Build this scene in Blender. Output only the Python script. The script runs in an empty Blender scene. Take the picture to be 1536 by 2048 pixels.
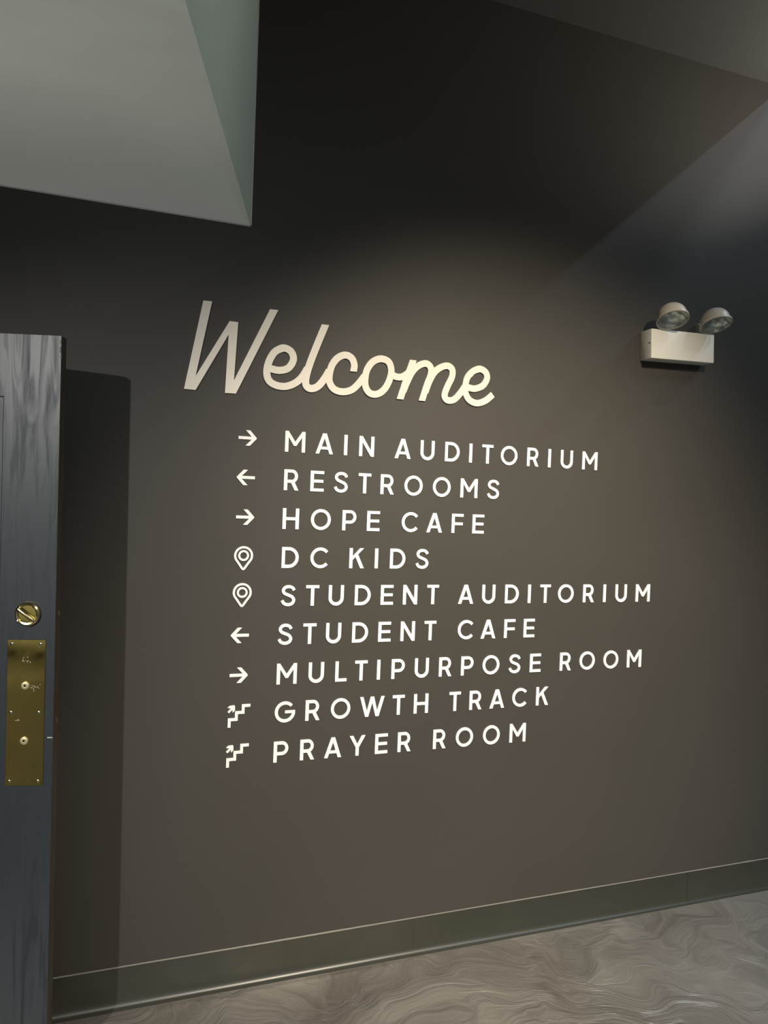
import bpy, bmesh, math, random
from mathutils import Vector, Matrix
random.seed(7)
C = bpy.context.scene
COL = C.collection

# ------------------------------------------------------------------ camera
YAW, PITCH, ROLL, FPX = 0.34855329, -0.01201224, 0.03743502, 1485.674
CAM = Vector((0.0, -2.4202, 1.6))
fwd = Vector((math.sin(YAW), math.cos(YAW), 0)); rgt = Vector((math.cos(YAW), -math.sin(YAW), 0)); up = Vector((0, 0, 1))
f2 = fwd * math.cos(PITCH) + up * math.sin(PITCH); u2 = up * math.cos(PITCH) - fwd * math.sin(PITCH)
r3 = rgt * math.cos(ROLL) + u2 * math.sin(ROLL); u3 = u2 * math.cos(ROLL) - rgt * math.sin(ROLL)
cd = bpy.data.cameras.new('camera'); cam = bpy.data.objects.new('camera', cd); COL.objects.link(cam)
M = Matrix((r3, u3, -f2)).transposed().to_4x4(); M.translation = CAM
cam.matrix_world = M
cd.sensor_fit = 'HORIZONTAL'; cd.sensor_width = 36.0; cd.lens = FPX / 1536 * 36.0; cd.clip_start = 0.02
C.camera = cam

# ------------------------------------------------------------------ colour management, world
C.view_settings.view_transform = 'Standard'; C.view_settings.look = 'None'
C.view_settings.gamma = 1.0; C.view_settings.exposure = 0.0; C.view_settings.use_curve_mapping = False
w = bpy.data.worlds.new('world'); C.world = w; w.use_nodes = True
w.node_tree.nodes['Background'].inputs[0].default_value = (0.5, 0.55, 0.6, 1)
w.node_tree.nodes['Background'].inputs[1].default_value = 0.1

# ------------------------------------------------------------------ lamps of the room and added fill lights
def aim(o, target):
    o.rotation_euler = (Vector(target) - o.location).to_track_quat('-Z', 'Y').to_euler()
def spot(name, loc, target, power, color, angle, blend, radius=0.03):
    l = bpy.data.lights.new(name, 'SPOT'); l.energy = power; l.color = color
    l.spot_size = math.radians(angle); l.spot_blend = blend; l.shadow_soft_size = radius
    o = bpy.data.objects.new(name, l); COL.objects.link(o); o.location = loc; aim(o, target); return o
def area(name, loc, target, power, color, sx, sy):
    l = bpy.data.lights.new(name, 'AREA'); l.energy = power; l.color = color; l.shape = 'RECTANGLE'; l.size = sx; l.size_y = sy
    o = bpy.data.objects.new(name, l); COL.objects.link(o); o.location = loc; aim(o, target); return o
FAR = (-2.95, -4.3, 3.0)           # track spot behind the camera that throws the door's shadow
spot('far_spot', FAR, (0.58, 0, 0.56), 700, (1.0, 0.975, 0.94), 36.5, 0.75, 0.035)
WASH = (1.45, -2.85, 3.36)         # recessed can that washes the lettering
spot('wash_spot', WASH, (1.40, 0, 0.93), 760, (1.0, 0.87, 0.66), 55, 1.0, 0.09)
spot('rear_fill', (-3.6, -3.1, 3.38), (-3.7, -4.75, 0.45), 420, (1.0, 0.93, 0.82), 46, 0.6, 0.05)  # added fill, brightens the floor and wall mirrored in the brass plate
spot('side_downlight', (3.3, -1.5, 5.6), (2.9, -1.0, 0), 480, (0.46, 0.74, 1.0), 36, 1.0, 0.08)
HIGH = (6.05, -1.60, 6.50)         # lamp in the raised ceiling on the right
spot('high_spot', HIGH, (1.5, 0, 2.42), 250, (0.68, 0.84, 1.0), 46, 1.0, 0.045)
spot('corner_spot', (2.95, -0.72, 2.98), (2.45, -0.35, 3.44), 42, (1.0, 0.93, 0.80), 112, 1.0, 0.05)
area('ambient_fill', (0.6, -3.7, 3.40), (0.6, -3.7, 0), 36, (0.90, 0.96, 1.0), 1.2, 0.3)  # added ambient fill behind the camera, lifts the dark closed room
area('shaft_fill', (-2.0, 1.1, 10.9), (-2.0, 1.1, 0), 58, (1.0, 0.99, 0.95), 4.0, 2.0)  # added fill high in the unseen shaft, lights slope and reveal
area('shaft_low_fill', (-2.0, 0.14, 4.9), (-2.0, 1.6, 2.2), 5, (1.0, 0.98, 0.93), 4.0, 0.3)  # second added fill, evens out the lower part of the slope
area('right_panel', (4.2, -3.2, 5.85), (4.2, -3.0, 0), 50, (0.75, 0.88, 1.0), 0.6, 1.2)

# ------------------------------------------------------------------ materials
def mat(name, col, rough=0.6, metal=0.0, spec=0.5, **k):
    m = bpy.data.materials.new(name); m.use_nodes = True
    b = m.node_tree.nodes['Principled BSDF']
    b.inputs['Base Color'].default_value = (*col, 1); b.inputs['Roughness'].default_value = rough
    b.inputs['Metallic'].default_value = metal; b.inputs['Specular IOR Level'].default_value = spec
    return m
def nodes(m): return m.node_tree.nodes, m.node_tree.links, m.node_tree.nodes['Principled BSDF']
def noise_color(m, c0, c1, scale, detail=4, stretch=(1, 1, 1), bump=0.0, bdist=0.001, bscale=None, lo=0.35, hi=0.65, distort=0.0):
    n, l, b = nodes(m)
    tc = n.new('ShaderNodeTexCoord'); mp = n.new('ShaderNodeMapping'); mp.inputs['Scale'].default_value = stretch
    l.new(tc.outputs['Object'], mp.inputs[0])
    t = n.new('ShaderNodeTexNoise'); t.inputs['Scale'].default_value = scale; t.inputs['Detail'].default_value = detail
    t.inputs['Distortion'].default_value = distort
    l.new(mp.outputs[0], t.inputs[0])
    r = n.new('ShaderNodeValToRGB'); r.color_ramp.elements[0].position = lo; r.color_ramp.elements[1].position = hi
    r.color_ramp.elements[0].color = (*c0, 1); r.color_ramp.elements[1].color = (*c1, 1)
    l.new(t.outputs['Fac'], r.inputs[0]); l.new(r.outputs[0], b.inputs['Base Color'])
    if bump:
        t2 = n.new('ShaderNodeTexNoise'); t2.inputs['Scale'].default_value = bscale or scale; t2.inputs['Detail'].default_value = 3
        l.new(tc.outputs['Object'], t2.inputs[0])
        bp = n.new('ShaderNodeBump'); bp.inputs['Strength'].default_value = bump; bp.inputs['Distance'].default_value = bdist
        l.new(t2.outputs['Fac'], bp.inputs['Height']); l.new(bp.outputs[0], b.inputs['Normal'])
    return m
WALL = noise_color(mat('charcoal_wall_paint', (0.09,) * 3, 0.55, spec=0.35), (0.052, 0.0480, 0.0425), (0.057, 0.0525, 0.0465), 1.3, bump=0.25, bdist=0.0008, bscale=260)
CEIL = noise_color(mat('charcoal_ceiling_paint', (0.09,) * 3, 0.8, spec=0.2), (0.12, 0.122, 0.115), (0.13, 0.132, 0.124), 2.0)
WHITE = noise_color(mat('white_plaster', (0.7,) * 3, 0.8, spec=0.2), (0.69, 0.69, 0.66), (0.73, 0.73, 0.70), 1.5, bump=0.1, bdist=0.0006, bscale=200)
REVEAL = noise_color(mat('shade_tinted_plaster', (0.6,) * 3, 0.8, spec=0.2), (0.52, 0.62, 0.58), (0.55, 0.65, 0.61), 1.5)  # white reveal's cool green shade put into its base colour
BASE = noise_color(mat('vinyl_base', (0.05,) * 3, 0.34, spec=0.7), (0.034, 0.035, 0.027), (0.040, 0.041, 0.032), 3.0, stretch=(0.4, 1, 4))
CAULK = mat('caulk_bead', (0.24, 0.228, 0.20), 0.25, spec=0.8)
SIGN = noise_color(mat('cream_white_acrylic', (0.86,) * 3, 0.45), (0.88, 0.88, 0.86), (0.91, 0.91, 0.89), 8.0)
SCRIPT = noise_color(mat('ivory_acrylic', (0.8,) * 3, 0.45), (0.82, 0.76, 0.66), (0.85, 0.79, 0.69), 8.0)
DOORM = mat('blue_grey_door_enamel', (0.08,) * 3, 0.36, spec=0.38)
def door_nodes():
    n, l, b = nodes(DOORM)
    tc = n.new('ShaderNodeTexCoord'); mp = n.new('ShaderNodeMapping'); mp.inputs['Scale'].default_value = (11, 11, 0.9)
    l.new(tc.outputs['Object'], mp.inputs[0])
    wv = n.new('ShaderNodeTexNoise'); wv.inputs['Scale'].default_value = 3.2; wv.inputs['Detail'].default_value = 6; wv.inputs['Distortion'].default_value = 1.6
    l.new(mp.outputs[0], wv.inputs[0])
    r = n.new('ShaderNodeValToRGB')
    e = r.color_ramp.elements; e[0].position = 0.38; e[0].color = (0.030, 0.036, 0.042, 1); e[1].position = 0.44; e[1].color = (0.037, 0.044, 0.051, 1)
    l.new(wv.outputs['Fac'], r.inputs[0]); l.new(r.outputs[0], b.inputs['Base Color'])
    mr = n.new('ShaderNodeMapRange'); mr.inputs['From Min'].default_value = 0.35; mr.inputs['From Max'].default_value = 0.55
    mr.inputs['To Min'].default_value = 0.52; mr.inputs['To Max'].default_value = 0.37
    l.new(wv.outputs['Fac'], mr.inputs[0]); l.new(mr.outputs[0], b.inputs['Roughness'])
    bp = n.new('ShaderNodeBump'); bp.inputs['Strength'].default_value = 0.25; bp.inputs['Distance'].default_value = 0.001
    l.new(wv.outputs['Fac'], bp.inputs['Height']); l.new(bp.outputs[0], b.inputs['Normal'])
door_nodes()
DOOREDGE = noise_color(mat('worn_brown_door_edge', (0.1,) * 3, 0.5), (0.060, 0.050, 0.036), (0.092, 0.074, 0.054), 12, stretch=(4, 4, 0.5))
BRASS = mat('polished_brass', (0.52, 0.46, 0.18), 0.13, 1.0)
def brass_nodes():
    n, l, b = nodes(BRASS)
    tc = n.new('ShaderNodeTexCoord')
    t = n.new('ShaderNodeTexNoise'); t.inputs['Scale'].default_value = 26; t.inputs['Detail'].default_value = 5; l.new(tc.outputs['Object'], t.inputs[0])
    mr = n.new('ShaderNodeMapRange'); mr.inputs['From Min'].default_value = 0.35; mr.inputs['From Max'].default_value = 0.7
    mr.inputs['To Min'].default_value = 0.05; mr.inputs['To Max'].default_value = 0.11
    l.new(t.outputs['Fac'], mr.inputs[0]); l.new(mr.outputs[0], b.inputs['Roughness'])
    v = n.new('ShaderNodeTexNoise'); v.inputs['Scale'].default_value = 60; v.inputs['Detail'].default_value = 2; v.inputs['Distortion'].default_value = 2; l.new(tc.outputs['Object'], v.inputs[0])
    r = n.new('ShaderNodeValToRGB'); e = r.color_ramp.elements
    e[0].position = 0.70; e[0].color = (0.52, 0.46, 0.17, 1); e[1].position = 0.76; e[1].color = (0.75, 0.68, 0.42, 1)
    l.new(v.outputs['Fac'], r.inputs[0]); l.new(r.outputs[0], b.inputs['Base Color'])
brass_nodes()
BRASS2 = mat('bright_brass', (0.85, 0.72, 0.42), 0.22, 1.0)
BOLT = mat('dull_bright_brass', (0.72, 0.63, 0.36), 0.5, 0.7)
CHIP = mat('bare_light_scratch', (0.6, 0.6, 0.58), 0.6)
DARKM = mat('dark_slot', (0.02, 0.018, 0.012), 0.6)
STEEL = mat('bright_steel', (0.75, 0.73, 0.68), 0.2, 1.0)
HOUSING = noise_color(mat('beige_enamelled_housing', (0.6,) * 3, 0.4), (0.83, 0.80, 0.73), (0.86, 0.83, 0.76), 14)
HEADM = noise_color(mat('warm_grey_plastic', (0.45,) * 3, 0.38), (0.52, 0.47, 0.40), (0.55, 0.50, 0.43), 14)
REFL = mat('reflector_bowl', (0.7, 0.72, 0.70), 0.22, 1.0)
LENS = mat('ribbed_clear_lens', (0.9, 0.95, 0.93), 0.12); nodes(LENS)[2].inputs['Transmission Weight'].default_value = 0.9; nodes(LENS)[2].inputs['IOR'].default_value = 1.2
BULB = mat('bulb_glass', (0.9, 0.9, 0.85), 0.1)
PAINT2 = noise_color(mat('pale_room_paint', (0.7,) * 3, 0.7), (0.66, 0.64, 0.56), (0.70, 0.68, 0.60), 2)
BLACK = mat('black_fixture', (0.02, 0.02, 0.02), 0.5)
FLOOR = mat('metallic_epoxy', (0.2,) * 3, 0.28, spec=0.5)
def floor_nodes():
    n, l, b = nodes(FLOOR)
    def noise(src, sc, det, dist=0.0, rough=0.5):
        t = n.new('ShaderNodeTexNoise'); t.inputs['Scale'].default_value = sc; t.inputs['Detail'].default_value = det
        t.inputs['Distortion'].default_value = dist; t.inputs['Roughness'].default_value = rough; l.new(src, t.inputs[0]); return t
    def vm(op, a, c):
        v = n.new('ShaderNodeVectorMath'); v.operation = op; l.new(a, v.inputs[0])
        if op == 'SCALE': v.inputs['Scale'].default_value = c
        elif isinstance(c, tuple): v.inputs[1].default_value = c
        else: l.new(c, v.inputs[1])
        return v.outputs[0]
    def mth(op, a, c):
        v = n.new('ShaderNodeMath'); v.operation = op; l.new(a, v.inputs[0])
        if isinstance(c, float): v.inputs[1].default_value = c
        else: l.new(c, v.inputs[1])
        return v.outputs[0]
    tc = n.new('ShaderNodeTexCoord').outputs['Object']
    n1 = noise(tc, 1.7, 2)                                  # big trowel sweeps bend everything
    big = vm('ADD', tc, vm('SCALE', n1.outputs['Color'], 1.0))
    n3 = noise(big, 2.6, 2)
    warp = vm('ADD', big, vm('SCALE', n3.outputs['Color'], 0.42))
    streak = noise(vm('MULTIPLY', warp, (5.0, 20.0, 1.0)), 1.0, 5, 0.6, 0.6)   # feathered strokes
    cloud = noise(warp, 2.6, 3, 0.5, 0.45)
    h = mth('ADD', mth('MULTIPLY', streak.outputs['Fac'], 0.36), mth('MULTIPLY', cloud.outputs['Fac'], 0.64))
    r = n.new('ShaderNodeValToRGB'); e = r.color_ramp.elements
    e[0].position = 0.34; e[0].color = (0.19, 0.168, 0.146, 1); e[1].position = 0.70; e[1].color = (0.41, 0.38, 0.34, 1)
    k = e.new(0.47); k.color = (0.255, 0.233, 0.207, 1); k = e.new(0.55); k.color = (0.295, 0.272, 0.243, 1)
    l.new(h, r.inputs[0]); l.new(r.outputs[0], b.inputs['Base Color'])
    b.inputs['Metallic'].default_value = 0.45
    bp = n.new('ShaderNodeBump'); bp.inputs['Strength'].default_value = 0.8; bp.inputs['Distance'].default_value = 0.03
    l.new(h, bp.inputs['Height']); l.new(bp.outputs[0], b.inputs['Normal'])
    b.inputs['Coat Weight'].default_value = 0.35; b.inputs['Coat Roughness'].default_value = 0.12
    b.inputs['Roughness'].default_value = 0.38
floor_nodes()

# ------------------------------------------------------------------ helpers
def obj(name, bm, m, parent=None, smooth=False):
    bmesh.ops.recalc_face_normals(bm, faces=bm.faces)
    me = bpy.data.meshes.new(name); bm.to_mesh(me); bm.free()
    if smooth:
        for p in me.polygons: p.use_smooth = True
        me.set_sharp_from_angle(angle=math.radians(35))
    me.materials.append(m)
    o = bpy.data.objects.new(name, me); COL.objects.link(o)
    if parent: o.parent = parent
    return o
def tag(o, label=None, cat=None, group=None, kind=None):
    if label: o['label'] = label
    if cat: o['category'] = cat
    if group: o['group'] = group
    if kind: o['kind'] = kind
    return o
def empty(name, loc=(0, 0, 0)):
    o = bpy.data.objects.new(name, None); COL.objects.link(o); o.location = loc; o.empty_display_size = 0.05; return o
def box(bm, x0, x1, y0, y1, z0, z1, bevel=0.0):
    g = bmesh.ops.create_cube(bm, size=1)
    bmesh.ops.scale(bm, vec=(x1 - x0, y1 - y0, z1 - z0), verts=g['verts'])
    bmesh.ops.translate(bm, vec=((x0 + x1) / 2, (y0 + y1) / 2, (z0 + z1) / 2), verts=g['verts'])
    if bevel:
        es = list({e for v in g['verts'] for e in v.link_edges})
        bmesh.ops.bevel(bm, geom=es, offset=bevel, segments=2, affect='EDGES', profile=0.5)
    return bm
def prism(bm, pts, y0, y1):
    """extrude an outline given in the wall plane (x, z) from y0 (back) to y1 (front)"""
    a = [bm.verts.new((p[0], y0, p[1])) for p in pts]; b = [bm.verts.new((p[0], y1, p[1])) for p in pts]
    bm.faces.new(a); bm.faces.new(b)
    for i in range(len(pts)):
        j = (i + 1) % len(pts); bm.faces.new((a[i], a[j], b[j], b[i]))
def stroke(bm, pts, wdt, y0, y1, closed=False, cut=(False, False)):
    """a ribbon of constant width along a centre line, mitred, extruded"""
    n = len(pts); P = [Vector((p[0], p[1])) for p in pts]; Lf, Rt = [], []
    for i in range(n):
        a = P[i - 1] if (i > 0 or closed) else None; c = P[(i + 1) % n] if (i < n - 1 or closed) else None
        d0 = (P[i] - a).normalized() if a is not None else None; d1 = (c - P[i]).normalized() if c is not None else None
        if d0 is None: d0 = d1
        if d1 is None: d1 = d0
        n0 = Vector((-d0.y, d0.x)); n1 = Vector((-d1.y, d1.x)); mm = (n0 + n1).normalized()
        k = min(2.5, 1.0 / max(0.2, mm.dot(n1))) * wdt / 2
        Lf.append(P[i] + mm * k); Rt.append(P[i] - mm * k)
    for end, i, o in ((0, 0, 1), (1, n - 1, n - 2)):       # horizontal cut of a stroke's end
        if cut[end] and not closed:
            d = (P[i] - P[o]).normalized()
            for S in (Lf, Rt): S[i] = S[i] + d * ((P[i].y - S[i].y) / d.y)
    V = [[bm.verts.new((q[i].x, y, q[i].y)) for i in range(n)] for q in (Lf, Rt) for y in (y0, y1)]
    lb, lf, rb, rf = V
    for i in range(n if closed else n - 1):
        j = (i + 1) % n
        bm.faces.new((lf[i], lf[j], rf[j], rf[i])); bm.faces.new((lb[i], lb[j], rb[j], rb[i]))
        bm.faces.new((lf[i], lf[j], lb[j], lb[i])); bm.faces.new((rf[i], rf[j], rb[j], rb[i]))
    if not closed:
        for i in (0, n - 1): bm.faces.new((lf[i], rf[i], rb[i], lb[i]))
def arc(cx, cy, rx, ry, a0, a1, n=24):
    return [(cx + rx * math.cos(math.radians(a0 + (a1 - a0) * i / n)), cy + ry * math.sin(math.radians(a0 + (a1 - a0) * i / n))) for i in range(n + 1)]
def spline(pts, sub=7, closed=False):
    out = []; n = len(pts); rng = n if closed else n - 1
    g = lambda i: Vector(pts[i % n]) if closed else Vector(pts[max(0, min(n - 1, i))])
    for i in range(rng):
        p0, p1, p2, p3 = g(i - 1), g(i), g(i + 1), g(i + 2)
        for s in range(sub):
            t = s / sub
            q = 0.5 * ((2 * p1) + (p2 - p0) * t + (2 * p0 - 5 * p1 + 4 * p2 - p3) * t * t + (3 * p1 - p0 - 3 * p2 + p3) * t ** 3)
            out.append((q.x, q.y))
    if not closed: out.append(tuple(pts[-1]))
    return out
def lathe(bm, prof, axis_m=None, seg=40, cap=False):
    """revolve (r, h) pairs about local Z; axis_m places it"""
    rings = []
    for r, h in prof:
        if r < 1e-6:
            rings.append([bm.verts.new((0, 0, h))])
        else:
            rings.append([bm.verts.new((r * math.cos(2 * math.pi * i / seg), r * math.sin(2 * math.pi * i / seg), h)) for i in range(seg)])
    for a, b in zip(rings, rings[1:]):
        for i in range(seg):
            j = (i + 1) % seg
            if len(a) == 1 and len(b) == 1: continue
            if len(a) == 1: bm.faces.new((a[0], b[i], b[j]))
            elif len(b) == 1: bm.faces.new((a[i], a[j], b[0]))
            else: bm.faces.new((a[i], a[j], b[j], b[i]))
    if axis_m is not None:
        bmesh.ops.transform(bm, matrix=axis_m, verts=[v for r in rings for v in r])
def frame_z(direction, loc):
    q = Vector(direction).normalized().to_track_quat('Z', 'Y').to_matrix().to_4x4(); q.translation = Vector(loc); return q
def struct(name, bm, m, smooth=False):
    return tag(obj(name, bm, m, None, smooth), kind='structure')

# ------------------------------------------------------------------ the setting
CZ = 3.42                       # ceiling height
OX, OZ = 0.387, 2.476           # right edge and sill of the high opening in the wall
DX0, DX1, DH = -1.90, -0.985, 2.045   # doorway
XL, XR, YB = -4.6, 7.2, -4.75
bm = bmesh.new()
T = 0.14
box(bm, OX, 2.60, 0, T, 0, CZ); box(bm, 2.60, XR, 0, T, 0, 7.5)
box(bm, DX1, OX, 0, T, 0, OZ - T * 0.0 - 0.0)
box(bm, DX0, DX1, 0, T, DH, OZ); box(bm, XL, DX0, 0, T, 0, OZ)
wall = struct('wall_back', bm, WALL)
# the sloped white face rising away behind the opening, and its side reveal
SL = 0.828
bm = bmesh.new(); t = 0.02
prof = [(0.0, OZ), (4.2, OZ + 4.2 * SL), (4.2, OZ + 4.2 * SL - 0.12), (T, OZ + T * SL - 0.115), (T, OZ), (0.0, OZ)]
prof = [(0.0005, OZ + 0.0005), (4.2, OZ + 4.2 * SL), (4.2, OZ + 4.2 * SL - 0.12), (T + 0.001, OZ + 0.001)]
a = [bm.verts.new((XL, y, z)) for y, z in prof]; b = [bm.verts.new((OX, y, z)) for y, z in prof]
bm.faces.new(a); bm.faces.new(b)
for i in range(4):
    j = (i + 1) % 4; bm.faces.new((a[i], a[j], b[j], b[i]))
struct('trim_1', bm, WHITE)
bm = bmesh.new()                # reveal: a wall running back from the opening's right edge
pr = [(0.0008, OZ), (0.0008, 11.0), (4.2, 11.0), (4.2, OZ + 4.2 * SL - 0.12), (T, OZ - 0.02 + T * SL)]
a = [bm.verts.new((OX - 0.001, y, z)) for y, z in pr]
b = [bm.verts.new((OX + 0.10, max(y, T + 0.001), z)) for y, z in pr]
bm.faces.new(a); bm.faces.new(b)
for i in range(5):
    j = (i + 1) % 5; bm.faces.new((a[i], a[j], b[j], b[i]))
struct('wall_reveal', bm, REVEAL)
bm = bmesh.new(); box(bm, XL, OX + 0.1, -0.12, 0.0, CZ + 0.1, 11.0); box(bm, XL, OX + 0.1, -0.12, 4.3, 11.0, 11.1)
box(bm, XL - 0.1, XL, -0.12, 4.3, OZ, 11.0); box(bm, XL, OX + 0.1, 4.2, 4.3, OZ + 3, 11.0)
struct('wall_shaft', bm, WHITE)
# thin corner beads along the opening
bm = bmesh.new(); box(bm, OX - 0.003, OX + 0.0015, -0.0018, 0.002, OZ - 0.001, CZ); struct('trim_2', bm, WHITE)
bm = bmesh.new(); box(bm, XL, OX + 0.0015, -0.0018, 0.003, OZ - 0.002, OZ + 0.0025); struct('trim_3', bm, WHITE)

bm = bmesh.new(); box(bm, XL, XR, YB, 0, -0.1, 0); box(bm, DX0 - 0.2, DX1 + 0.2, 0, 1.6, -0.1, 0); struct('floor', bm, FLOOR)
bm = bmesh.new(); box(bm, XL, 2.60, YB, 0, CZ, CZ + 0.12); struct('ceiling', bm, CEIL)
bm = bmesh.new(); box(bm, 2.48, 2.60, YB, -0.0, CZ + 0.12, 7.5); struct('wall_step', bm, CEIL)
bm = bmesh.new(); box(bm, 2.48, XR, YB, T, 7.5, 7.6); struct('ceiling_high', bm, CEIL)
bm = bmesh.new(); box(bm, XR, XR + 0.1, YB, T, 0, 7.5); struct('wall_right', bm, WALL)
bm = bmesh.new(); box(bm, XL - 0.1, XL, YB, 0, 0, CZ); struct('wall_left', bm, WALL)
bm = bmesh.new(); box(bm, XL, XR, YB - 0.1, YB, 0, 7.5); struct('wall_front', bm, PAINT2)
bm = bmesh.new(); box(bm, XL, XR, YB, YB + 0.015, 0, 0.13); struct('baseboard_front', bm, BASE)
# small hall behind the doorway, and its frame
bm = bmesh.new(); box(bm, DX0 - 0.3, DX0 - 0.2, T, 1.6, 0, 2.35); box(bm, DX1 + 0.2, DX1 + 0.3, T, 1.6, 0, 2.35)
box(bm, DX0 - 0.3, DX1 + 0.3, 1.6, 1.7, 0, 2.35); box(bm, DX0 - 0.3, DX1 + 0.3, T, 1.7, 2.35, 2.42); struct('wall_hall', bm, WALL)
bm = bmesh.new()
for x0, x1 in ((DX0 - 0.05, DX0 + 0.02), (DX1 - 0.02, DX1 + 0.014)): box(bm, x0, x1, -0.015, T + 0.015, 0, DH + 0.03, 0.002)
box(bm, DX0 + 0.02, DX1 - 0.02, -0.015, T + 0.015, DH - 0.02, DH + 0.03, 0.002)
struct('trim_4', bm, DOORM)

# cove base: profile with a rounded toe, three strips butted together
def base_strip(x0, x1, name, parent):
    pr = [(0, 0.0), (0, 0.126), (-0.0026, 0.126), (-0.0034, 0.1250), (-0.0036, 0.040)]
    pr += [(-0.0036 - 0.0190 * (1 - math.cos(math.radians(a))), 0.040 - 0.0355 * math.sin(math.radians(a))) for a in range(12, 91, 13)]
    pr += [(-0.0230, 0.003), (-0.0230, 0.0)]
    bm = bmesh.new()
    a = [bm.verts.new((x0, y, z)) for y, z in pr]; b = [bm.verts.new((x1, y, z)) for y, z in pr]
    bm.faces.new(a); bm.faces.new(b)
    for i in range(len(pr)):
        j = (i + 1) % len(pr); bm.faces.new((a[i], a[j], b[j], b[i]))
    return obj(name, bm, BASE, parent, smooth=True)
bb = tag(empty('baseboard_back'), kind='structure')
for x0, x1 in ((XL, DX0 - 0.05), (DX1 + 0.014, 1.0495), (1.0497, 2.2694), (2.2706, 3.49), (3.491, XR)):
    base_strip(x0, x1, 'base_strip', bb)
bm = bmesh.new()                # thin uneven bead of caulk on the top edge
n = 150
for (xa, xb) in ((DX1 + 0.014, 4.5),):
    pts = []
    for i in range(n + 1):
        x = xa + (xb - xa) * i / n; r = 0.0008 + 0.0012 * random.random() * abs(math.sin(i * 0.11))
        pts.append([bm.verts.new((x, 0.0, 0.1258)), bm.verts.new((x, -0.0028 - r * 0.3, 0.1258)), bm.verts.new((x, -0.0026, 0.1262 + r * 0.7)), bm.verts.new((x, 0.0, 0.1266 + r))])
    for p, q in zip(pts, pts[1:]):
        for i in range(3): bm.faces.new((p[i], p[i + 1], q[i + 1], q[i]))
obj('caulk_bead', bm, CAULK, bb, smooth=True)

# ------------------------------------------------------------------ door
de, m_ = 2.16, 0.27
XE, YE = -0.0705 * de, de - 2.4202      # free edge
LW, LH, LT = 0.862, 2.0, 0.040
ang = math.atan2(-m_, 1)
lean = 0.0105
dr = empty('door_1', (XE, YE, 1.0))
dr.rotation_mode = 'QUATERNION'
dr.rotation_quaternion = Matrix.Rotation(ang, 3, 'Z').to_quaternion() @ Matrix.Rotation(-lean * -1, 3, 'Y').to_quaternion().inverted()
tag(dr, 'open blue-grey painted panel door with brass hardware', None, None, 'structure')
S0 = 0.018                               # local x of the free edge; local y = 0 is the face seen; z measured from 1 m
def zl(z): return z - 1.0
def frame_piece(x0, x1, z0, z1, name):
    bm = bmesh.new(); box(bm, x0, x1, 0, LT, zl(z0), zl(z1)); return obj(name, bm, DOORM, dr)
TOP, BOT = 2.0115, 0.012
ST = 0.144
bm = bmesh.new(); box(bm, S0 - ST, S0 - 0.0006, 0, LT, zl(BOT), zl(TOP))
obj('stile', bm, DOORM, dr)
frame_piece(S0 - LW, S0 - LW + 0.125, BOT, TOP, 'stile')
xi0, xi1 = S0 - LW + 0.125, S0 - ST
for z0, z1 in ((TOP - 0.165, TOP), (0.92, 1.08), (BOT, 0.26)):
    frame_piece(xi0, xi1, z0, z1, 'rail')
for z0, z1 in ((0.26, 0.92), (1.08, TOP - 0.165)):
    bm = bmesh.new(); box(bm, xi0, xi1, 0.014, LT - 0.014, zl(z0), zl(z1)); obj('panel', bm, DOORM, dr)
    bm = bmesh.new(); t = 0.018
    box(bm, xi0, xi0 + t, 0.003, 0.014, zl(z0), zl(z1), 0.003); box(bm, xi1 - t, xi1, 0.003, 0.014, zl(z0), zl(z1), 0.003)
    box(bm, xi0 + t, xi1 - t, 0.003, 0.014, zl(z1) - t, zl(z1), 0.003); box(bm, xi0 + t, xi1 - t, 0.003, 0.014, zl(z0), zl(z0) + t, 0.003)
    obj('panel_moulding', bm, DOORM, dr)
bm = bmesh.new(); box(bm, S0 - 0.0006, S0, 0.0012, LT - 0.001, zl(BOT), zl(TOP)); tag(obj('edge_strip', bm, DOOREDGE, dr), 'worn brown narrow edge of the door')
# small chips in the paint at the top corner
bm = bmesh.new()
for x, z, sx, sz in ((S0 - 0.002, 1.995, 0.002, 0.006), (S0 - 0.0025, 1.975, 0.0025, 0.008), (S0 - 0.001, 1.955, 0.002, 0.004)):
    box(bm, x - sx, x + 0.0018, -0.0003, 0.0004, zl(z) - sz, zl(z) + sz)
tag(obj('paint_chip', bm, DOOREDGE, dr), 'bare brown chips in the paint by the top corner')
bm = bmesh.new(); box(bm, 0.003, 0.0165, -0.0004, 0.0003, zl(0.9385), zl(0.9412)); tag(obj('scratch', bm, CHIP, dr), 'short bright scratch beside the free edge')
# latch plates on the edge
for z0, z1 in ((1.24, 1.30), (0.90, 1.06)):
    bm = bmesh.new(); box(bm, S0, S0 + 0.0008, 0.010, 0.034, zl(z0), zl(z1), 0.0003); lp = obj('latch_plate', bm, mat('dull_bronze', (0.25, 0.17, 0.10), 0.35, 0.8) if 'dull_bronze' not in bpy.data.materials else bpy.data.materials['dull_bronze'], dr)
    bm = bmesh.new(); box(bm, S0 + 0.0008, S0 + 0.0022, 0.016, 0.028, zl((z0 + z1) / 2) - 0.006, zl((z0 + z1) / 2) + 0.006, 0.0004); obj('bolt', bm, BRASS2, lp)
for z in (0.25, 1.02, 1.80):
    bm = bmesh.new(); lathe(bm, [(0, -0.045), (0.0055, -0.044), (0.0055, 0.044), (0, 0.045)], Matrix.Translation((S0 - LW - 0.0056, 0.012, zl(z))), 14); obj('hinge', bm, BRASS2, dr, True)
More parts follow.
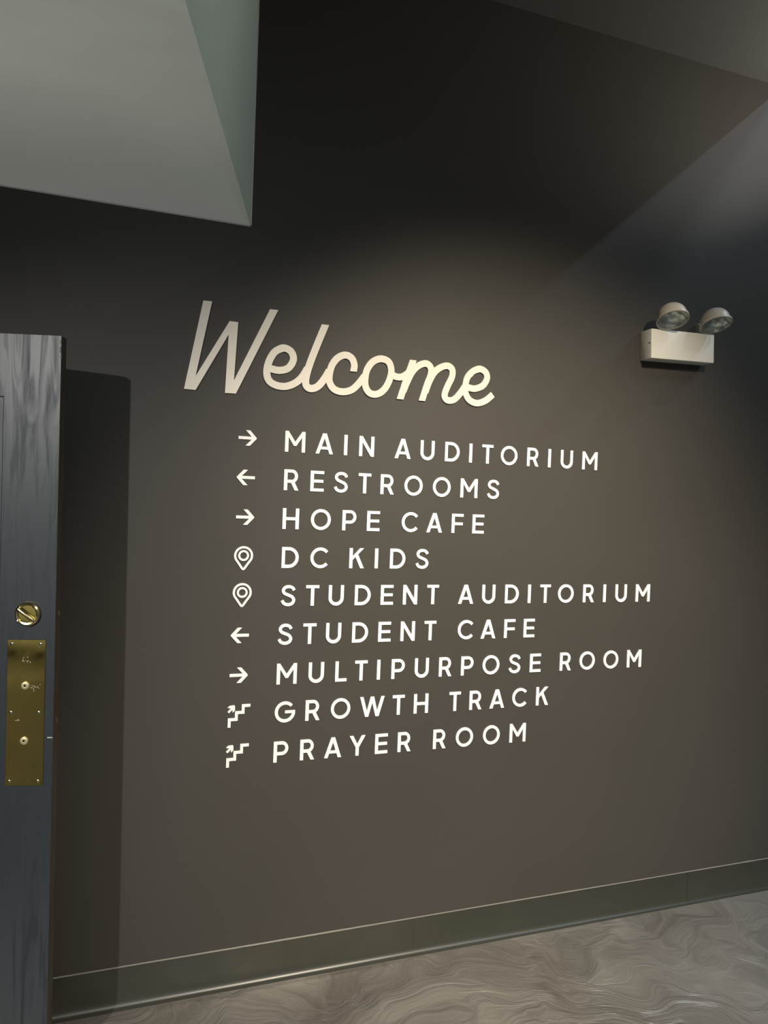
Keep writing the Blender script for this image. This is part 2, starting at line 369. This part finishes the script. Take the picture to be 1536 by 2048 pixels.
# push plate
PX0, PX1, PZ0, PZ1 = -0.1035, -0.0052, 0.8110, 1.2020
bm = bmesh.new(); box(bm, PX0, PX1, -0.0020, 0.0, zl(PZ0), zl(PZ1), 0.0008)
pp = tag(obj('push_plate', bm, BRASS, dr), 'tall scratched polished brass push plate')
def screw(parent, x, z, r, h, slot, m):
    bm = bmesh.new(); lathe(bm, [(r, 0), (r, h * 0.4), (r * 0.75, h * 0.85), (0.0, h)], frame_z((0, -1, 0), (x, -0.0020, zl(z))), 20)
    s = obj('screw', bm, m, parent, True)
for x in (PX0 + 0.012, PX1 - 0.013):
    screw(pp, x, PZ1 - 0.0115, 0.0042, 0.0018, False, STEEL); screw(pp, x, PZ0 + 0.0125, 0.0042, 0.0018, False, BRASS2)
for x, z in ((PX0 + 0.0125, 1.0075), (PX1 - 0.0145, 1.0075)): screw(pp, x, z, 0.0042, 0.0018, False, STEEL)
for x, z in ((-0.0555, 1.0795), (-0.0555, 0.9320)):
    bm = bmesh.new(); M0 = frame_z((0, -1, 0), (x, -0.0020, zl(z)))
    lathe(bm, [(0.0105, 0), (0.0105, 0.0022), (0.0085, 0.0036), (0.0036, 0.0040), (0.0034, 0.0039)], M0, 28)
    bt = obj('through_bolt', bm, BOLT, pp, True)
    bm = bmesh.new(); lathe(bm, [(0.0034, 0.0039), (0.0030, 0.0024), (0.0, 0.0024)], M0, 20); obj('bolt_socket', bm, DARKM, bt, True)
bm = bmesh.new()                # little dried scratches on the plate
for k in range(18):
    cx, cz = random.choice(((-0.062, 1.150), (-0.063, 0.985), (-0.035, 1.075))); x = cx + random.uniform(-0.018, 0.018); z = cz + random.uniform(-0.008, 0.008); a = random.uniform(0, 3.14); L = random.uniform(0.001, 0.006)
    dx, dz = L * math.cos(a), L * math.sin(a) * 0.7
    stroke(bm, [(x - dx, zl(z) - dz), (x + dx * 0.2, zl(z) + dz * 0.4), (x + dx, zl(z) + dz)], 0.0009, -0.0020, -0.00225)
obj('scratch', bm, mat('dried_paint_flecks', (0.62, 0.58, 0.42), 0.5), pp)
# thumb-turn deadbolt
bx, bz = -0.0525, 1.271
M0 = frame_z((0, -1, 0), (bx, 0.0, zl(bz)))
bm = bmesh.new(); lathe(bm, [(0.0325, 0), (0.0330, 0.003), (0.0315, 0.0085), (0.0275, 0.0115), (0.0235, 0.0105), (0.0225, 0.0060), (0.0, 0.0050)], M0, 48)
db = tag(obj('deadbolt', bm, BRASS2, dr, True), 'round polished brass thumb-turn deadbolt')
bm = bmesh.new(); lathe(bm, [(0.0222, 0.0064), (0.0222, 0.0070), (0.0, 0.0075)], M0, 40); obj('rose', bm, BRASS, db, True)
bm = bmesh.new(); box(bm, -0.026, 0.026, -0.021, -0.006, -0.0062, 0.0062, 0.0025)
for v in bm.verts:
    if abs(v.co.x) > 0.018: v.co.z *= 0.65
bmesh.ops.rotate(bm, cent=(0, 0, 0), matrix=Matrix.Rotation(math.radians(38), 3, 'Y'), verts=bm.verts)
bmesh.ops.translate(bm, vec=(bx - 0.001, 0, zl(bz) - 0.001), verts=bm.verts); obj('thumb_turn', bm, BRASS2, db, True)
bm = bmesh.new(); lathe(bm, [(0.0040, 0), (0.0038, 0.0020), (0.0, 0.0032)], frame_z((0, -1, 0), (bx - 0.0235, -0.009, zl(bz) - 0.0195)), 16); obj('screw', bm, STEEL, db, True)

# ------------------------------------------------------------------ letters
CAP = 0.0690; SW, BW = 0.168, 0.152
def rect(x0, x1, y0, y1): return ('p', [(x0, y0), (x1, y0), (x1, y1), (x0, y1)])
def glyphs():
    G = {}
    h = SW / 2
    G['A'] = (0.875, [('p', [(0, 0), (0.178, 0), (0.437, 0.76), (0.697, 0), (0.875, 0), (0.535, 1), (0.340, 1)]), rect(0.19, 0.68, 0.215, 0.355)])
    G['C'] = (0.884, [('s', arc(0.5, 0.5, 0.425, 0.432, 40, 320, 34), BW, False)])
    G['D'] = (0.838, [('s', [(h, 0.075), (0.34, 0.075)] + arc(0.34, 0.5, 0.418, 0.425, -85, 85, 22) + [(0.34, 0.925), (h, 0.925)], 0.158, True)])
    G['E'] = (0.675, [rect(0, SW, 0, 1), rect(0, 0.675, 0, 0.148), rect(0, 0.645, 0.43, 0.575), rect(0, 0.675, 0.852, 1)])
    G['F'] = (0.667, [rect(0, SW, 0, 1), rect(0, 0.635, 0.41, 0.555), rect(0, 0.667, 0.852, 1)])
    G['G'] = (0.955, [('s', arc(0.5, 0.5, 0.425, 0.432, 42, 358, 40) , BW, False), rect(0.50, 0.995, 0.43, 0.565)])
    G['H'] = (0.80, [rect(0, SW, 0, 1), rect(0.80 - SW, 0.80, 0, 1), rect(0.1, 0.7, 0.425, 0.573)])
    G['I'] = (0.172, [rect(0, 0.172, 0, 1)])
    G['K'] = (0.768, [rect(0, SW, 0, 1), ('p', [(0.10, 0.345), (0.10, 0.52), (0.545, 1), (0.748, 1)]), ('p', [(0.30, 0.60), (0.435, 0.72), (0.768, 0), (0.575, 0)])])
    G['L'] = (0.595, [rect(0, SW, 0, 1), rect(0, 0.595, 0, 0.148)])
    G['M'] = (0.985, [rect(0, SW, 0, 1), rect(0.985 - SW, 0.985, 0, 1), ('p', [(0.0, 1), (0.155, 1), (0.4925, 0.50), (0.83, 1), (0.985, 1), (0.985, 0.985), (0.555, 0.30), (0.43, 0.30), (0.0, 0.985)])])
    G['N'] = (0.783, [rect(0, SW, 0, 1), rect(0.783 - SW, 0.783, 0, 1), ('p', [(0.0, 1), (0.165, 1), (0.783, 0.05), (0.783, 0), (0.618, 0), (0.0, 0.95)])])
    G['O'] = (1.0, [('s', arc(0.5, 0.5, 0.425, 0.435, 0, 351, 39), BW, True)])
    G['P'] = (0.72, [rect(0, SW, 0, 1), ('s', [(0.05, 0.925), (0.40, 0.925)] + arc(0.40, 0.668, 0.242, 0.257, 82, -82, 16) + [(0.40, 0.411), (0.05, 0.411)], 0.152, False)])
    G['R'] = (0.72, [rect(0, SW, 0, 1), ('s', [(0.05, 0.925), (0.385, 0.925)] + arc(0.385, 0.680, 0.215, 0.245, 82, -82, 16) + [(0.385, 0.435), (0.05, 0.435)], 0.152, False), ('p', [(0.315, 0.42), (0.50, 0.45), (0.72, 0), (0.535, 0)])])
    G['S'] = (0.715, [('s', spline([(0.640, 0.755), (0.555, 0.880), (0.375, 0.935), (0.190, 0.885), (0.108, 0.745), (0.175, 0.615), (0.355, 0.530), (0.545, 0.440), (0.632, 0.285), (0.555, 0.125), (0.360, 0.065), (0.160, 0.125), (0.062, 0.270)], 5), 0.15, False)])
    G['T'] = (0.66, [rect(0, 0.66, 0.852, 1), rect(0.33 - h, 0.33 + h, 0, 1)])
    G['U'] = (0.78, [('s', [(h, 1.0)] + arc(0.39, 0.372, 0.39 - h, 0.300, 180, 360, 22) + [(0.78 - h, 1.0)], 0.163, False)])
    G['W'] = (1.304, [('p', [(0, 1), (0.180, 1), (0.382, 0.29), (0.560, 1), (0.744, 1), (0.922, 0.29), (1.124, 1), (1.304, 1), (1.012, 0), (0.842, 0), (0.652, 0.70), (0.462, 0), (0.292, 0)])])
    G['Y'] = (0.826, [('p', [(0, 1), (0.195, 1), (0.413, 0.585), (0.631, 1), (0.826, 1), (0.497, 0.41), (0.497, 0), (0.329, 0), (0.329, 0.41)])])
    return G
GL = glyphs(); MESH = {}
LTK = 0.0035
for ch, (wd, shapes) in GL.items():
    bm = bmesh.new()
    for i, s in enumerate(shapes):           # strokes overlap; each sits a hair prouder so no faces coincide
        f = -LTK - i * 0.00008
        if s[0] == 'p': prism(bm, [((x - wd / 2) * CAP, y * CAP) for x, y in s[1]], -0.0001, f)
        else: stroke(bm, [((x - wd / 2) * CAP, y * CAP) for x, y in s[1]], s[2] * CAP, -0.0001, f, s[3])
    bmesh.ops.recalc_face_normals(bm, faces=bm.faces)
    me = bpy.data.meshes.new('letter_' + ch); bm.to_mesh(me); bm.free(); me.materials.append(SIGN); MESH[ch] = me
ROWS = [
    ('MAIN AUDITORIUM', 1.7573, [0.5569, 0.6573, 0.7317, 0.8067, 0.9398, 1.0332, 1.1297, 1.2028, 1.2711, 1.36, 1.4605, 1.5321, 1.6079, 1.7116]),
    ('RESTROOMS', 1.6304, [0.5485, 0.6365, 0.7198, 0.8045, 0.8869, 0.9852, 1.0936, 1.2014, 1.2998]),
    ('HOPE CAFE', 1.5022, [0.5512, 0.654, 0.7541, 0.8408, 0.9763, 1.0706, 1.161, 1.244]),
    ('DC KIDS', 1.3734, [0.5539, 0.6532, 0.7857, 0.8572, 0.9358, 1.0288]),
    ('STUDENT AUDITORIUM', 1.2468, [0.5519, 0.6346, 0.7174, 0.8122, 0.901, 0.988, 1.0751, 1.2055, 1.298, 1.3943, 1.4685, 1.5376, 1.6281, 1.7304, 1.8042, 1.8817, 1.9857]),
    ('STUDENT CAFE', 1.1183, [0.5463, 0.6297, 0.7129, 0.8076, 0.897, 0.984, 1.0702, 1.2092, 1.3018, 1.3908, 1.4733]),
    ('MULTIPURPOSE ROOM', 0.9864, [0.5564, 0.6574, 0.7444, 0.8167, 0.8804, 0.953, 1.043, 1.1346, 1.2221, 1.3189, 1.4179, 1.506, 1.6386, 1.7367, 1.8465, 1.957]),
    ('GROWTH TRACK', 0.8592, [0.5534, 0.6495, 0.7478, 0.8616, 0.9596, 1.0454, 1.1782, 1.2612, 1.3497, 1.4441, 1.5419]),
    ('PRAYER ROOM', 0.7269, [0.546, 0.6358, 0.7255, 0.8127, 0.9007, 0.9867, 1.1225, 1.2219, 1.3318, 1.442]),
]
PLACE = ['top line of the directory', 'second line, left arrow beside it', 'third line, right arrow beside it', 'fourth line, shortest of the directory',
         'fifth line, longest of the directory', 'sixth line, left arrow beside it', 'seventh line, right arrow beside it', 'eighth line, stair symbol beside it', 'bottom line of the directory']
for (text, z, xs), pl in zip(ROWS, PLACE):
    row = empty('wall_lettering', (xs[0] - 0.03, 0, z))
    tag(row, 'white raised letters %s on dark wall, %s' % (text, pl), 'lettering', 'lines of the wall directory')
    for ch, x in zip(text.replace(' ', ''), xs):
        o = bpy.data.objects.new('letter', MESH[ch]); COL.objects.link(o); o.parent = row
        o.location = (x - xs[0] + 0.03, 0, 0)

# script heading
W_PTS = [(0.2445, 2.2178), (0.2718, 2.2184), (0.2283, 1.9775), (0.3285, 2.163), (0.3558, 2.1625), (0.3485, 1.9748), (0.4569, 2.2168), (0.4839, 2.2171), (0.3563, 1.9336), (0.3217, 1.9329), (0.3271, 2.1202), (0.2301, 1.9344), (0.1945, 1.9349)]
SC = dict(
 e1=[(0.4574, 2.0290), (0.4712, 2.0236), (0.4984, 2.0219), (0.5254, 2.0333), (0.5401, 2.0618), (0.5313, 2.0868), (0.5055, 2.096), (0.4787, 2.0813), (0.4665, 2.063)],
 e2=[(0.5055, 2.096), (0.4787, 2.0813), (0.4605, 2.05), (0.4534, 2.013), (0.4621, 1.9851), (0.4866, 1.972), (0.5178, 1.9713), (0.5469, 1.984), (0.5699, 2.0055), (0.5886, 2.0375)],
 l=[(0.6446, 2.1883), (0.6141, 2.1064), (0.5925, 2.0418), (0.5837, 1.9982), (0.5889, 1.9772), (0.6059, 1.9717), (0.6269, 1.9818), (0.6462, 2.0059), (0.6634, 2.0369)],
 c=[(0.7481, 2.0421), (0.7505, 2.065), (0.74, 2.087), (0.7169, 2.0946), (0.6906, 2.0816), (0.6712, 2.0533), (0.664, 2.0172), (0.6681, 1.994), (0.6844, 1.9757), (0.7134, 1.9703), (0.7442, 1.9797), (0.7684, 2.003), (0.7884, 2.0308)],
 o=[(0.8455, 2.0949), (0.8737, 2.0873), (0.8848, 2.06), (0.8804, 2.0292), (0.8665, 1.9985), (0.8480, 1.9790), (0.8268, 1.9712), (0.8080, 1.9755), (0.7950, 1.9915), (0.7907, 2.015), (0.7961, 2.0515), (0.8161, 2.0815)],
 k=[(0.884, 2.0478), (0.9017, 2.0393), (0.9235, 2.0401), (0.9449, 2.0536), (0.9574, 2.0711)],
 m1=[(0.9649, 2.1025), (0.9433, 2.0371), (0.9213, 1.9626)],
 m2=[(0.932, 1.9912), (0.9459, 2.0271), (0.9643, 2.0636), (0.9878, 2.0863), (1.0144, 2.0953), (1.0322, 2.0826), (1.0329, 2.0577), (1.0196, 2.0194), (1.0031, 1.9636)],
 m3=[(1.0148, 1.9942), (1.028, 2.0325), (1.0469, 2.0673), (1.071, 2.0875), (1.097, 2.0954), (1.1150, 2.0844), (1.1157, 2.0593), (1.101, 2.0266), (1.0895, 1.9944), (1.0949, 1.978), (1.1101, 1.9732), (1.1305, 1.9811), (1.1526, 2.0061), (1.1701, 2.0328)],
 f1=[(1.1727, 2.0290), (1.1915, 2.0243), (1.2126, 2.0252), (1.2404, 2.0391), (1.255, 2.0659), (1.2477, 2.0877), (1.2237, 2.0968), (1.1981, 2.086), (1.1850, 2.072)],
 f2=[(1.2237, 2.0968), (1.1981, 2.086), (1.1759, 2.0607), (1.169, 2.0264), (1.1738, 1.9995), (1.1911, 1.9798), (1.2196, 1.9729), (1.2523, 1.9849), (1.2809, 2.009)])
wl = empty('welcome_lettering', (0.19, 0, 1.93))
tag(wl, 'large ivory script lettering reading Welcome on the dark wall above the directory', 'lettering')
bm = bmesh.new(); prism(bm, [(x - 0.19, z - 1.93) for x, z in W_PTS], -0.0001, -0.006); obj('letter', bm, SCRIPT, wl)
bm = bmesh.new()
for q, (k, pts) in enumerate(SC.items()):
    pts = [(x - 0.19, z - 1.93) for x, z in pts]
    P = spline(pts, 7, k == 'o') if k != 'm1' else pts
    stroke(bm, P, 0.0232 if k not in ('l', 'm1') else 0.0240, -0.0001, -0.006 - 0.00008 * q, k == 'o', (k in ('l', 'm1', 'c'), k in ('m1', 'm2')))
obj('joined_script_letters', bm, SCRIPT, wl)

# ------------------------------------------------------------------ symbols
def rel(pts, ox, oz): return [(x - ox, z - oz) for x, z in pts]
ax, az = 0.3998, 1.7942
ARR = [(-0.0066, 0.0250), (0.0074, 0.0250), (0.0284, 0.0020), (0.0296, 0), (0.0284, -0.0020), (0.0074, -0.0250), (-0.0066, -0.0250), (0.0125, -0.0048), (-0.0296, -0.0048), (-0.0296, 0.0048), (0.0125, 0.0048)]
def arrow(x, z, flip, label):
    bm = bmesh.new(); prism(bm, [((-a if flip else a), b) for a, b in ARR], -0.0001, -LTK)
    o = obj('arrow_symbol', bm, SIGN); o.location = (x, 0, z); tag(o, label, 'symbol', 'arrows on the wall directory')
arrow(0.3998, 1.7942, False, 'white arrow pointing right, in front of MAIN AUDITORIUM')
arrow(0.3978, 1.6662, True, 'white arrow pointing left, in front of RESTROOMS')
arrow(0.4006, 1.5376, False, 'white arrow pointing right, in front of HOPE CAFE')
arrow(0.3964, 1.1531, True, 'white arrow pointing left, in front of STUDENT CAFE')
arrow(0.3978, 1.0231, False, 'white arrow pointing right, in front of MULTIPURPOSE ROOM')
def pin(x, z, label):
    root = empty('map_pin_symbol', (x, 0, z)); tag(root, label, 'symbol', 'map pins on the wall directory')
    r = 0.0272; tip = -0.0430
    pts = arc(0, 0, r, r, -28, 208, 30)
    pts = pts + spline([pts[-1], (-0.0155, -0.0245), (-0.0030, tip + 0.0005)], 5)[1:] + [(0, tip - 0.0008), (0.0030, tip + 0.0005)] + spline([(0.0030, tip + 0.0005), (0.0155, -0.0245), pts[0]], 5)[1:-1]
    bm = bmesh.new(); stroke(bm, pts, 0.0070, -0.0001, -LTK, True); obj('pin_outline', bm, SIGN, root)
    bm = bmesh.new(); stroke(bm, arc(0, 0.0002, 0.0143, 0.0143, 0, 350, 35), 0.0066, -0.0001, -LTK, True); obj('pin_ring', bm, SIGN, root)
pin(0.3998, 1.4125, 'white map pin outline in front of DC KIDS')
pin(0.3995, 1.2925, 'white map pin outline in front of STUDENT AUDITORIUM')
def stairs(dz, dx, label):
    ox, oz = 0.3665, 0.8540
    root = empty('stair_symbol', (ox + dx, 0, oz + dz)); tag(root, label, 'symbol', 'stair symbols on the wall directory')
    t = 0.0094
    path = [(0.3722, 0.8535), (0.3722, 0.8790), (0.3945, 0.8790), (0.3945, 0.9010), (0.4158, 0.9010), (0.4158, 0.9227), (0.4390, 0.9227)]
    bm = bmesh.new(); stroke(bm, rel(path, ox, oz), t, -0.0001, -LTK); obj('steps', bm, SIGN, root)
    bm = bmesh.new()
    # arrow pointing up and to the right: corner head and a short diagonal shaft
    prism(bm, rel([(0.3652, 0.9178), (0.3722, 0.9246), (0.3868, 0.9254), (0.3890, 0.9232), (0.3893, 0.9090), (0.3820, 0.9014), (0.3812, 0.9112), (0.3705, 0.9003), (0.3656, 0.9050), (0.3762, 0.9164)], ox, oz), -0.0001, -LTK)
    obj('up_arrow', bm, SIGN, root)
stairs(0, 0, 'white stair symbol with small up arrow, in front of GROWTH TRACK')
stairs(-0.1300, -0.0006, 'white stair symbol with small up arrow, in front of PRAYER ROOM')

# ------------------------------------------------------------------ emergency light
em = empty('emergency_light', (2.078, 0, 2.2595))
tag(em, 'beige two-headed emergency light box mounted on the dark wall', 'emergency light')
em.rotation_euler = (0, -math.radians(1.9), 0)
bm = bmesh.new(); box(bm, -0.153, 0.153, -0.066, -0.0001, -0.0565, 0.0565, 0.0022)
hs = obj('housing', bm, HOUSING, em, True)
bm = bmesh.new(); box(bm, -0.1538, -0.1530, -0.020, -0.017, -0.008, 0.010); obj('side_slot', bm, STEEL, em)
bm = bmesh.new(); lathe(bm, [(0.0025, 0), (0.0025, 0.001), (0, 0.0012)], frame_z((-1, 0, 0), (-0.153, -0.056, 0.004)), 12); obj('screw', bm, DARKM, em)
def ray(px, py): return (f2 * 1.0 + r3 * ((px - 768) / FPX) - u3 * ((py - 1024) / FPX))
HEADS = []
for (px, py, Y, R, roll_, tilt) in ((1345.8, 640.5, -0.125, 0.0600, 17, 56), (1432.5, 650.5, -0.125, 0.0600, 19, 61)):
    d = ray(px, py); P = CAM + d * ((2.4202 + Y) / d.y)
    v = (CAM - P).normalized(); ra = math.radians(roll_); th = math.radians(tilt)
    side = r3 - v * r3.dot(v); side.normalize(); upv = v.cross(side).normalized()
    if upv.z < 0: upv = -upv
    down = (side * math.sin(ra) - upv * math.cos(ra)).normalized()
    axis = (v * math.cos(th) + down * math.sin(th)).normalized()
    HEADS.append((P, axis, R))
em_inv = (Matrix.Translation(em.location) @ em.rotation_euler.to_matrix().to_4x4()).inverted()
for px_i, (P, axis, R) in enumerate(HEADS):
    Ml = em_inv @ frame_z(axis, P)
    bm = bmesh.new()
    pr = [(R, 0.0), (R, -0.009), (R - 0.004, -0.012), (R - 0.005, -0.020)]
    pr += [((R - 0.005) * math.cos(math.radians(a)), -0.020 - (R - 0.012) * math.sin(math.radians(a))) for a in range(8, 90, 9)] + [(0, -0.020 - (R - 0.012))]
    pr = [(R - 0.0035, -0.004), (R - 0.0035, 0.0005)] + pr
    lathe(bm, pr, Ml, 48)
    hd = obj('lamp_head', bm, HEADM, em, True)
    bm = bmesh.new(); lathe(bm, [(R - 0.004, -0.003)] + [((R - 0.006) * math.sin(math.radians(a)), -0.003 - 0.030 * math.cos(math.radians(a)) ) for a in range(85, 0, -10)] + [(0, -0.033)], Ml, 40)
    obj('reflector', bm, REFL, hd, True)
    bm = bmesh.new(); lathe(bm, [(0.0, 0.0)] if False else [(0.006, -0.033), (0.0075, -0.018), (0.006, -0.009), (0, -0.006)], Ml, 18); obj('bulb', bm, BULB, hd, True)
    bm = bmesh.new()                       # lens with moulded ribs
    N = 26; rr = R - 0.004
    for i in range(N):
        x0 = -rr + 2 * rr * i / N; x1 = -rr + 2 * rr * (i + 1) / N
        xm = (x0 + x1) / 2; hh = math.sqrt(max(0, rr * rr - xm * xm))
        q = [Ml @ Vector(c) for c in ((x0, -hh, -0.001), (xm, -hh, 0.0006), (x1, -hh, -0.001), (x1, hh, -0.001), (xm, hh, 0.0006), (x0, hh, -0.001))]
        vv = [bm.verts.new(c) for c in q]; bm.faces.new((vv[0], vv[1], vv[4], vv[5])); bm.faces.new((vv[1], vv[2], vv[3], vv[4]))
    obj('lens', bm, LENS, hd)
    # swivel arm from the housing top to the back of the head
    back = em_inv @ (P - axis * 0.040)
    bm = bmesh.new(); x = back.x - (0.012 if px_i else 0.0)
    box(bm, x - 0.004, x + 0.004, -0.046, -0.034, 0.054, max(back.z - 0.002, 0.075), 0.0015)
    box(bm, x - 0.004, back.x + 0.004, -0.046, -0.034, max(back.z - 0.012, 0.066), max(back.z - 0.002, 0.076), 0.0015)
    obj('swivel_arm', bm, HEADM, em)
    bm = bmesh.new(); lathe(bm, [(0.013, 0.0), (0.013, 0.004), (0.009, 0.006), (0, 0.006)], Matrix.Translation((x, -0.040, 0.0565)), 20); obj('swivel_base', bm, HEADM, em, True)

# ------------------------------------------------------------------ fixtures that give the light (beyond the frame)
def can(loc, target, name, label, stem_to):
    root = empty(name, loc); tag(root, label, 'spotlight')
    d = (Vector(target) - Vector(loc)).normalized()
    bm = bmesh.new(); lathe(bm, [(0.062, 0.012), (0.062, -0.11), (0.045, -0.13), (0, -0.13), (0, -0.10), (0.05, -0.09), (0.058, -0.02), (0.058, 0.012), (0.062, 0.012)], frame_z(d, (0, 0, 0)), 32); obj('lamp_can', bm, BLACK, root, True)
    b = -d * 0.12
    bm = bmesh.new(); box(bm, b.x - 0.008, b.x + 0.008, b.y - 0.008, b.y + 0.008, b.z, stem_to - loc[2]); box(bm, b.x - 0.05, b.x + 0.05, b.y - 0.05, b.y + 0.05, stem_to - loc[2] - 0.02, stem_to - loc[2], 0.003); obj('stem', bm, BLACK, root)
can(FAR, (0.55, 0, 0.75), 'track_spotlight', 'black spotlight hanging behind the viewer, aimed at the sign', CZ)
